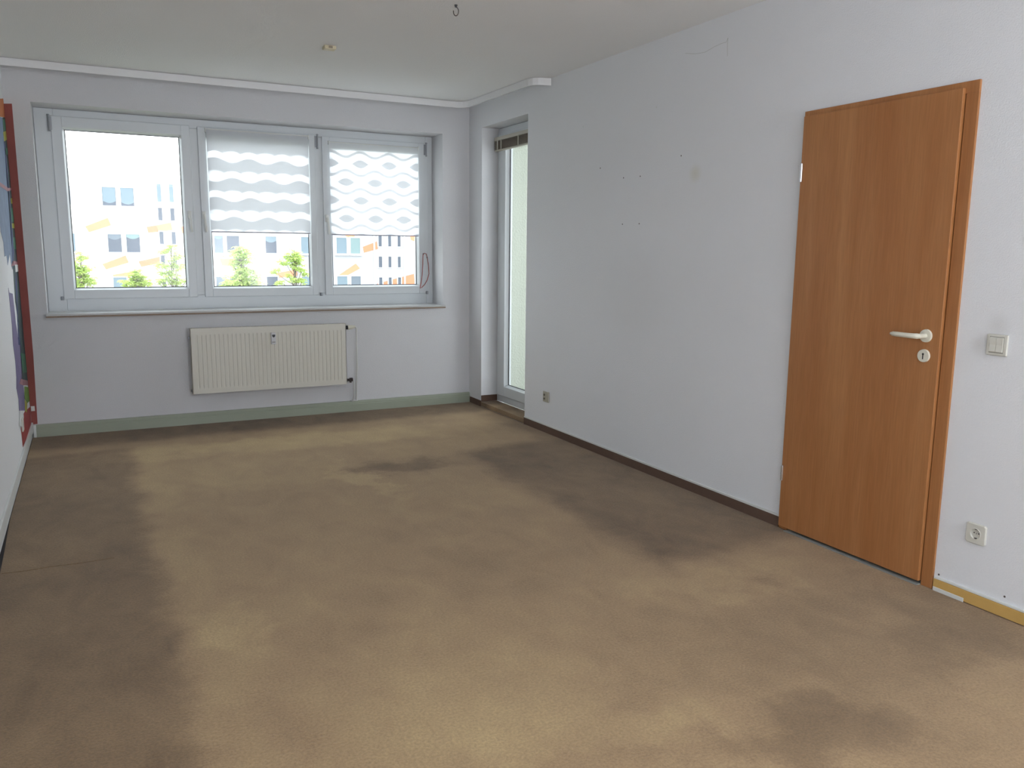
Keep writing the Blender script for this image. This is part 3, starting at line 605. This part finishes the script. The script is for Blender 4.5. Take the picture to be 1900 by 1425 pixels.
piece('foliage_strip', [(4, 218), (11.5, 222), (25, 370), (35, 500), (45, 640), (52, 715), (41, 712), (34, 600), (28, 560), (24, 500), (17, 400), (8, 280)], m_dk)
piece('sky_paper', [(-14, 214), (4, 218), (8, 280), (14, 340), (18, 400), (24, 470), (22, 500), (18, 470), (14, 492), (12, 474), (8, 476), (6, 450), (1, 430), (-2, 400), (-14, 395)], m_bl)
piece('navy_edge', [(6, 262), (9, 266), (20, 400), (25, 468), (23, 500), (19, 400), (13, 330)], m_nv, 0.0019)
piece('navy_edge', [(29.5, 505), (31, 540), (33, 600), (37, 640), (34, 640), (31, 575), (28, 525)], m_nv, 0.0019)
for q, mm, nn in (([(4.5, 222), (11, 224), (13, 245), (6, 243)], m_gr, 'green_patch'), ([(5, 245), (13, 246), (14, 262), (7, 262)], m_ye, 'yellow_patch'),
                  ([(8, 275), (15, 276), (16, 288), (9.5, 288)], m_gr, 'green_patch'), ([(19.5, 368), (24, 369), (24.6, 379), (20, 378)], m_ye, 'yellow_patch'),
                  ([(18.5, 386), (25, 387), (26.5, 412), (20.5, 412)], m_gr, 'green_patch'), ([(20.5, 414), (27, 415), (27.8, 424), (21.5, 423)], m_ye, 'yellow_patch'),
                  ([(23, 440), (29, 441), (30, 462), (25, 462)], m_gr, 'green_patch'), ([(38, 655), (46, 657), (50, 690), (42, 692)], m_gr, 'green_patch')):
    piece(nn, q, mm, 0.0019)
piece('pink_branch', [(-14, 325), (0, 339), (6, 343), (14, 349), (22, 350), (22, 354), (13, 355), (0, 346), (-14, 333)], m_pk, 0.0028)
piece('pink_patch', [(23, 484), (33, 485), (33, 491), (20, 494)], m_pk, 0.0019)
piece('paper_corner', [(27, 491), (33.5, 491), (34.5, 503), (28, 505)], m_wp, 0.0028)
piece('violet_paper', [(15, 534), (17, 543), (23, 545), (26, 570), (29, 600), (33, 625), (38, 640), (41, 700), (45, 735), (46, 762), (35, 762), (34, 740), (30, 720), (30, 700), (28, 670), (24, 640), (22, 605), (19, 575), (17, 555)], m_pu)
piece('pink_patch', [(38, 703), (52, 704), (52.5, 713), (42, 715), (35, 712)], m_pk, 0.0019)
piece('leaf_patch', [(45, 717), (53, 716), (55, 742), (50, 748), (45, 740)], m_lg, 0.0019)
piece('leaf_patch', [(45, 742), (50, 748), (49, 766), (46, 762)], m_ye, 0.0019)
piece('lower_red_band', [(46, 763), (57, 750), (57.5, 790), (53, 803), (42, 830), (38.5, 795), (42, 770)], m_rd)
piece('paper_corner', [(36, 762), (42, 762), (43, 775), (39, 792), (35, 790)], m_wp, 0.0028)
b = B(); q = at(61, 758, 1, D); b.box(q.x-0.012, q.x+0.012, D-0.004, D-0.0024, q.z-0.018, q.z+0.018); build(b, 'tape_piece', m_wp, ps)

# ------------------------------------------------------------ outside: loggia beside the room
M_stucco = mat('pale_green_stucco', (0.44, 0.46, 0.39), 0.9, bump=0.8, bscale=60, var=0.05, vscale=25)
M_conc = mat('loggia_concrete', (0.45, 0.45, 0.43), 0.9, var=0.1)
lg = tag(empty('loggia', (4.5, 6.0, -0.1)), 'stuccoed pale green loggia seen through the balcony door', 'balcony')
b = B(); b.box(W+DT, 5.5, 6.80, YO, -0.25, 2.62); build(b, 'side_wall', M_stucco, lg)
b = B(); b.box(W+DT, 5.5, 3.6, 6.80, -0.25, -0.06); build(b, 'floor_slab', M_conc, lg)
b = B(); b.box(W+DT, 5.5, 3.6, YO, 2.62, 2.8); build(b, 'added_roof_slab', M_conc, lg)  # roof added out of view to cut the daylight at the balcony door
b = B(); b.box(5.38, 5.5, 3.6, 6.80, -0.06, 0.55); build(b, 'parapet', M_conc, lg)

# ------------------------------------------------------------ outside: block across the courtyard
S = 1.25; BY = 45*S
def bx_(x): return CAM.x + (x-CAM.x)*S
def bz_(z): return CAM.z + (z-CAM.z)*S
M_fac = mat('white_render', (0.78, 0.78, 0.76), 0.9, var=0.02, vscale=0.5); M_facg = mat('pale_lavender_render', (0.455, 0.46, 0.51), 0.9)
M_or = mat('orange_facade_paint', (0.84, 0.25, 0.14), 0.9); M_or2 = mat('light_orange_paint', (0.84, 0.31, 0.18), 0.9)
M_fwin = mat('far_window_frame', (0.86, 0.86, 0.86), 0.5); M_sillf = mat('far_sill', (0.55, 0.56, 0.58), 0.6)
M_pd = mat('far_pane_dark', (0.10, 0.115, 0.15), 0.25, spec=0.3); M_pm = mat('far_pane_mid', (0.16, 0.19, 0.23), 0.3, spec=0.3); M_pl = mat('far_pane_blind', (0.20, 0.26, 0.31), 0.5, spec=0.2); M_pt = mat('far_pane_teal', (0.22, 0.30, 0.31), 0.4, spec=0.2)
GZ = -7.2
bld = tag(empty('apartment_building', (10, BY, GZ)), 'white apartment block with orange painted bars across the courtyard', 'building')
b = B(); b.box(-40, 60, BY, BY+11, GZ, bz_(4.87)); build(b, 'facade', M_fac, bld)
b = B(); b.box(-40.2, 60.2, BY-0.25, BY+11.2, bz_(4.87), bz_(4.87)+0.18); build(b, 'roof_edge', M_fwin, bld)
def quadf(name, pxs, m, d0=0.02):
    q = [at(x, y, 1, BY) for x, y in pxs]; b = B(); b.prism([(v.x, v.z) for v in q], 1, BY-d0, BY-0.001); return build(b, name, m, bld)
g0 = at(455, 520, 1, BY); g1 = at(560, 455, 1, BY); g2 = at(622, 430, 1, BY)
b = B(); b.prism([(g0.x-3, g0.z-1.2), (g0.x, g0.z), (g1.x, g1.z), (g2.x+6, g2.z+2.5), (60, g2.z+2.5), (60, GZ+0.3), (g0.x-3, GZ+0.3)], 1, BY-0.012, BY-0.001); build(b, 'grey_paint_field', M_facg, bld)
for i, q in enumerate([[(158, 420), (200, 404), (206, 418), (165, 431)], [(272, 421), (290, 418), (294, 430), (275, 432)], [(290, 418), (317, 413), (320, 427), (293, 430)], [(190, 490), (233, 474), (239, 487), (197, 500)],
                       [(257, 485), (298, 476), (300, 488), (262, 495)], [(209, 510), (256, 502), (256, 515), (212, 516)], [(408, 480), (437, 480), (437, 493), (412, 493)], [(511, 507), (550, 500), (552, 511), (515, 516)],
                       [(673, 458), (699, 448), (701, 462), (675, 469)], [(629, 510), (660, 489), (668, 498), (637, 515)], [(335, 421), (347, 418), (349, 430), (338, 433)], [(760, 436), (770, 436), (769, 448), (762, 445)],
                       [(700, 526), (768, 508), (770, 540), (702, 545)], [(640, 434), (658, 436), (658, 440), (642, 440)]]):
    quadf('orange_bar', q, M_or if i in (1, 8, 4, 12) else M_or2)
def fwin(x0, x1, z0, z1, pane, curtain=None, sill=True):
    b = B(); e = 0.06
    for q in ((x0-e, x0, z0-e, z1+e), (x1, x1+e, z0-e, z1+e), (x0, x1, z0-e, z0), (x0, x1, z1, z1+e)): b.box(q[0], q[1], BY-0.06, BY-0.002, q[2], q[3])
    if sill: b.box(x0-0.12, x1+0.12, BY-0.16, BY-0.002, z0-0.12, z0-0.07)
    f = build(b, 'window', M_fwin, bld)
    b = B(); b.box(x0, x1, BY-0.030, BY-0.004, z0, z1); build(b, 'pane', pane, f)
    if curtain:
        cm, fr = curtain; n = 8; b = B(); zc = z1-(z1-z0)*fr
        pts = [(x0+0.02, z1-0.01)] + [(x0+0.02+(x1-x0-0.04)*k/n, zc-0.12*math.sin(PI*k/n)) for k in range(n+1)] + [(x1-0.02, z1-0.01)]
        b.prism(pts, 1, BY-0.036, BY-0.031); build(b, 'curtain', cm, f)
st = 2.25*S
ROW = [bz_(4.217), bz_(1.99), bz_(-0.11), bz_(-0.11)-st, bz_(-0.11)-2*st]
wh = 0.87*S
def px_x(p): return at(p, 458, 1, BY).x
for r, zt in enumerate(ROW):
    def pair(a, b_, c_, d_, P1, P2, c1=None, c2=None): fwin(px_x(a), px_x(b_), zt-wh, zt, P1, c1); fwin(px_x(c_), px_x(d_), zt-wh, zt, P2, c2)
    if r == 0: pair(196, 221, 230, 254, M_pd, M_pd, (M_pl, 0.75), (M_pl, 0.8)); fwin(px_x(118), px_x(138), zt-wh, zt, M_pm, (M_pl, 0.55))
    elif r == 1: pair(201, 226, 235, 260, M_pd, M_pd, (M_pm, 0.2), (M_pt, 0.15)); fwin(px_x(120), px_x(140), zt-wh, zt, M_pl)
    else: pair(206, 231, 240, 264, M_pl, M_pm); fwin(px_x(124), px_x(144), zt-wh, zt, M_pm)
    s_ = (398, 414, 421, 444) if r < 2 else (398, 418, 424, 448)
    pair(*s_, M_pm if r else M_pl, M_pd, (M_pl, 0.1) if r == 1 else None, None)
    fwin(px_x(492.5), px_x(513), zt-wh, zt, M_pd, (M_pl, 0.25) if r == 1 else None)
    pair(558.5, 578, 584, 604, M_pl, M_pm); pair(624, 643, 650, 668, M_pl, M_pt if r == 1 else M_pm)
    for k in (0, 1): fwin(px_x(800+60*k), px_x(822+60*k), zt-wh, zt, M_pm)
    for k in (0, 1, 2): fwin(px_x(-40+60*k-20), px_x(-40+60*k), zt-wh, zt, M_pm)
for gi, xs in enumerate(((297, 304.5), (319.5, 327), (701.9, 708.3), (719.8, 725.6), (737.2, 743))):
    for k in range(8):
        zt = bz_(4.47) - k*1.455; hgt = 1.08 if k == 0 else 0.76
        if k == 0: pane = M_pl
        else: pane = M_pd
        fwin(px_x(xs[0]), px_x(xs[1]), zt-hgt, zt, pane, None, sill=False)
# parapet roofline shadow strip over the stair bay
b = B(); q0, q1 = px_x(288), px_x(342); b.box(q0, q1, BY-0.30, BY-0.05, bz_(4.87)-0.16, bz_(4.87)); build(b, 'stair_bay_cornice', M_fwin, bld)
for a in (694, 750):
    b = B(); b.box(px_x(a)-0.05, px_x(a)+0.05, BY-0.09, BY-0.002, GZ+0.3, bz_(4.87)); build(b, 'downpipe', M_fwin, bld)

# courtyard ground
M_grass = mat('courtyard_grass', (0.22, 0.23, 0.17), 0.95, var=0.3, vscale=1.5)
b = B(); b.box(-60, 80, 7.6, BY+12, GZ-0.3, GZ); tag(build(b, 'courtyard_lawn', M_grass), kind='structure')

# ------------------------------------------------------------ young chestnut trees in the courtyard
def leaf_mat():
    m = mat('young_chestnut_leaf', (0.50, 0.60, 0.22), 0.5, var=0.35, vscale=2.5); nt, N, L = nodes(m); b_ = N['Principled BSDF']; out = [n for n in N if n.type == 'OUTPUT_MATERIAL'][0]
    tr = N.new('ShaderNodeBsdfTranslucent'); tr.inputs[0].default_value = (0.66, 0.80, 0.26, 1); mx = N.new('ShaderNodeMixShader'); mx.inputs[0].default_value = 0.45
    L.new(b_.outputs[0], mx.inputs[1]); L.new(tr.outputs[0], mx.inputs[2]); L.new(mx.outputs[0], out.inputs[0]); return m
M_leaf = leaf_mat(); M_bark = mat('grey_brown_bark', (0.16, 0.13, 0.10), 0.9, var=0.3, vscale=12)
rnd = random.Random(11)
def tree(tpx, Y, blobs, label):
    top = at(tpx[0], tpx[1], 1, Y); base = Vector((top.x+0.05, Y, GZ))
    t = tag(empty('young_chestnut_tree', base), label, 'tree', 'young chestnut trees in the courtyard')
    b = B(); N_ = 10; trunk = [base.lerp(top, k/N_)+Vector((0.06*math.sin(k*1.3), 0.06*math.cos(k*0.9), 0))*(0 < k < N_) for k in range(N_+1)]
    b.tube(trunk, [0.09*(1-k/N_)+0.008 for k in range(N_+1)], 8); 
    tufts = []
    for (bx, by, br, n) in blobs:
        c = at(bx, by, 1, Y); rad = br*Y/F_PX*1.05
        for _ in range(n):
            v = Vector((rnd.gauss(0, 1), rnd.gauss(0, 1), rnd.gauss(0, 1))).normalized()*(rad*rnd.random()**0.4); v.z *= 0.8; tufts.append(c+v)
    zl = min(p.z for p in tufts)
    for k in range(46):            # crown going on below the sill line
        a = rnd.random()*2*PI; z = rnd.uniform(GZ+2.2, zl+0.3); f = 1.15*(0.35+0.65*(zl+0.4-z)/(zl-GZ)); r_ = rnd.uniform(0.2, 1.0)*f*1.4
        tufts.append(Vector((base.x+r_*math.cos(a), Y+r_*math.sin(a), z)))
    for k, p in enumerate(tufts):
        if k % 3: continue
        zt = max(GZ+1.6, p.z-0.45); f = (zt-GZ)/(top.z-GZ); q = base.lerp(top, min(max(f, 0), 0.97)); b.tube([q, q.lerp(p, 0.55)+Vector((0, 0, -0.03)), p], [0.016, 0.010, 0.005], 4)
    build(b, 'trunk', M_bark, t)
    b = B()
    for p in tufts:
        for _ in range(3):
            o = p + Vector((rnd.uniform(-.09, .09), rnd.uniform(-.09, .09), rnd.uniform(-.06, .06)))
            az = rnd.random()*2*PI; tilt = rnd.uniform(-0.5, 0.25); n = rnd.choice((5, 6, 7)); s_ = rnd.uniform(0.10, 0.17)
            nrm = Vector((math.cos(az)*0.45, math.sin(az)*0.45, 1)).normalized(); t1 = nrm.orthogonal().normalized(); t2 = nrm.cross(t1)
            for k in range(n):
                a = 2*PI*k/(n+1)+az; d = t1*math.cos(a)+t2*math.sin(a)-nrm*0.25; sd = nrm.cross(d).normalized(); l = s_*(0.7+0.3*math.sin(PI*k/(n-1)))
                v = [o, o+d*l*0.6+sd*l*0.20, o+d*l-nrm*l*0.15, o+d*l*0.6-sd*l*0.20]; b.bm.faces.new([b.bm.verts.new(x_) for x_ in v])
    tag(build(b, 'foliage', M_leaf, t), kind='stuff')
tree((445, 452), 24, [(445, 466, 13, 16), (436, 476, 16, 22), (458, 480, 14, 16), (440, 490, 12, 12), (450, 505, 16, 22), (470, 515, 18, 26), (438, 522, 22, 34), (460, 530, 22, 30)], 'fullest young chestnut tree, seen under the middle blind')
tree((546, 463), 25, [(548, 470, 9, 7), (540, 481, 13, 13), (556, 484, 9, 8), (524, 484, 7, 5), (550, 496, 12, 10), (510, 502, 7, 5), (562, 506, 7, 5), (540, 516, 11, 8), (556, 520, 8, 6), (516, 522, 6, 4)], 'sparse young chestnut tree at the right of the middle casement')
tree((318, 456), 26, [(315, 463, 9, 8), (306, 466, 8, 5), (330, 476, 8, 7), (300, 492, 10, 9), (322, 488, 9, 8), (336, 498, 7, 5), (310, 510, 14, 14), (330, 520, 13, 14), (300, 524, 9, 8)], 'young chestnut tree in front of the stair windows')
tree((250, 498), 23, [(252, 502, 6, 5), (246, 512, 9, 9), (258, 518, 12, 14), (242, 526, 12, 14), (272, 524, 7, 6)], 'low young chestnut crown in the left casement\'s lower middle')
tree((150, 468), 24, [(152, 474, 7, 6), (144, 494, 11, 13), (158, 500, 10, 10), (150, 512, 13, 15), (168, 522, 10, 10), (146, 528, 10, 11)], 'young chestnut tree at the far left edge of the left casement')
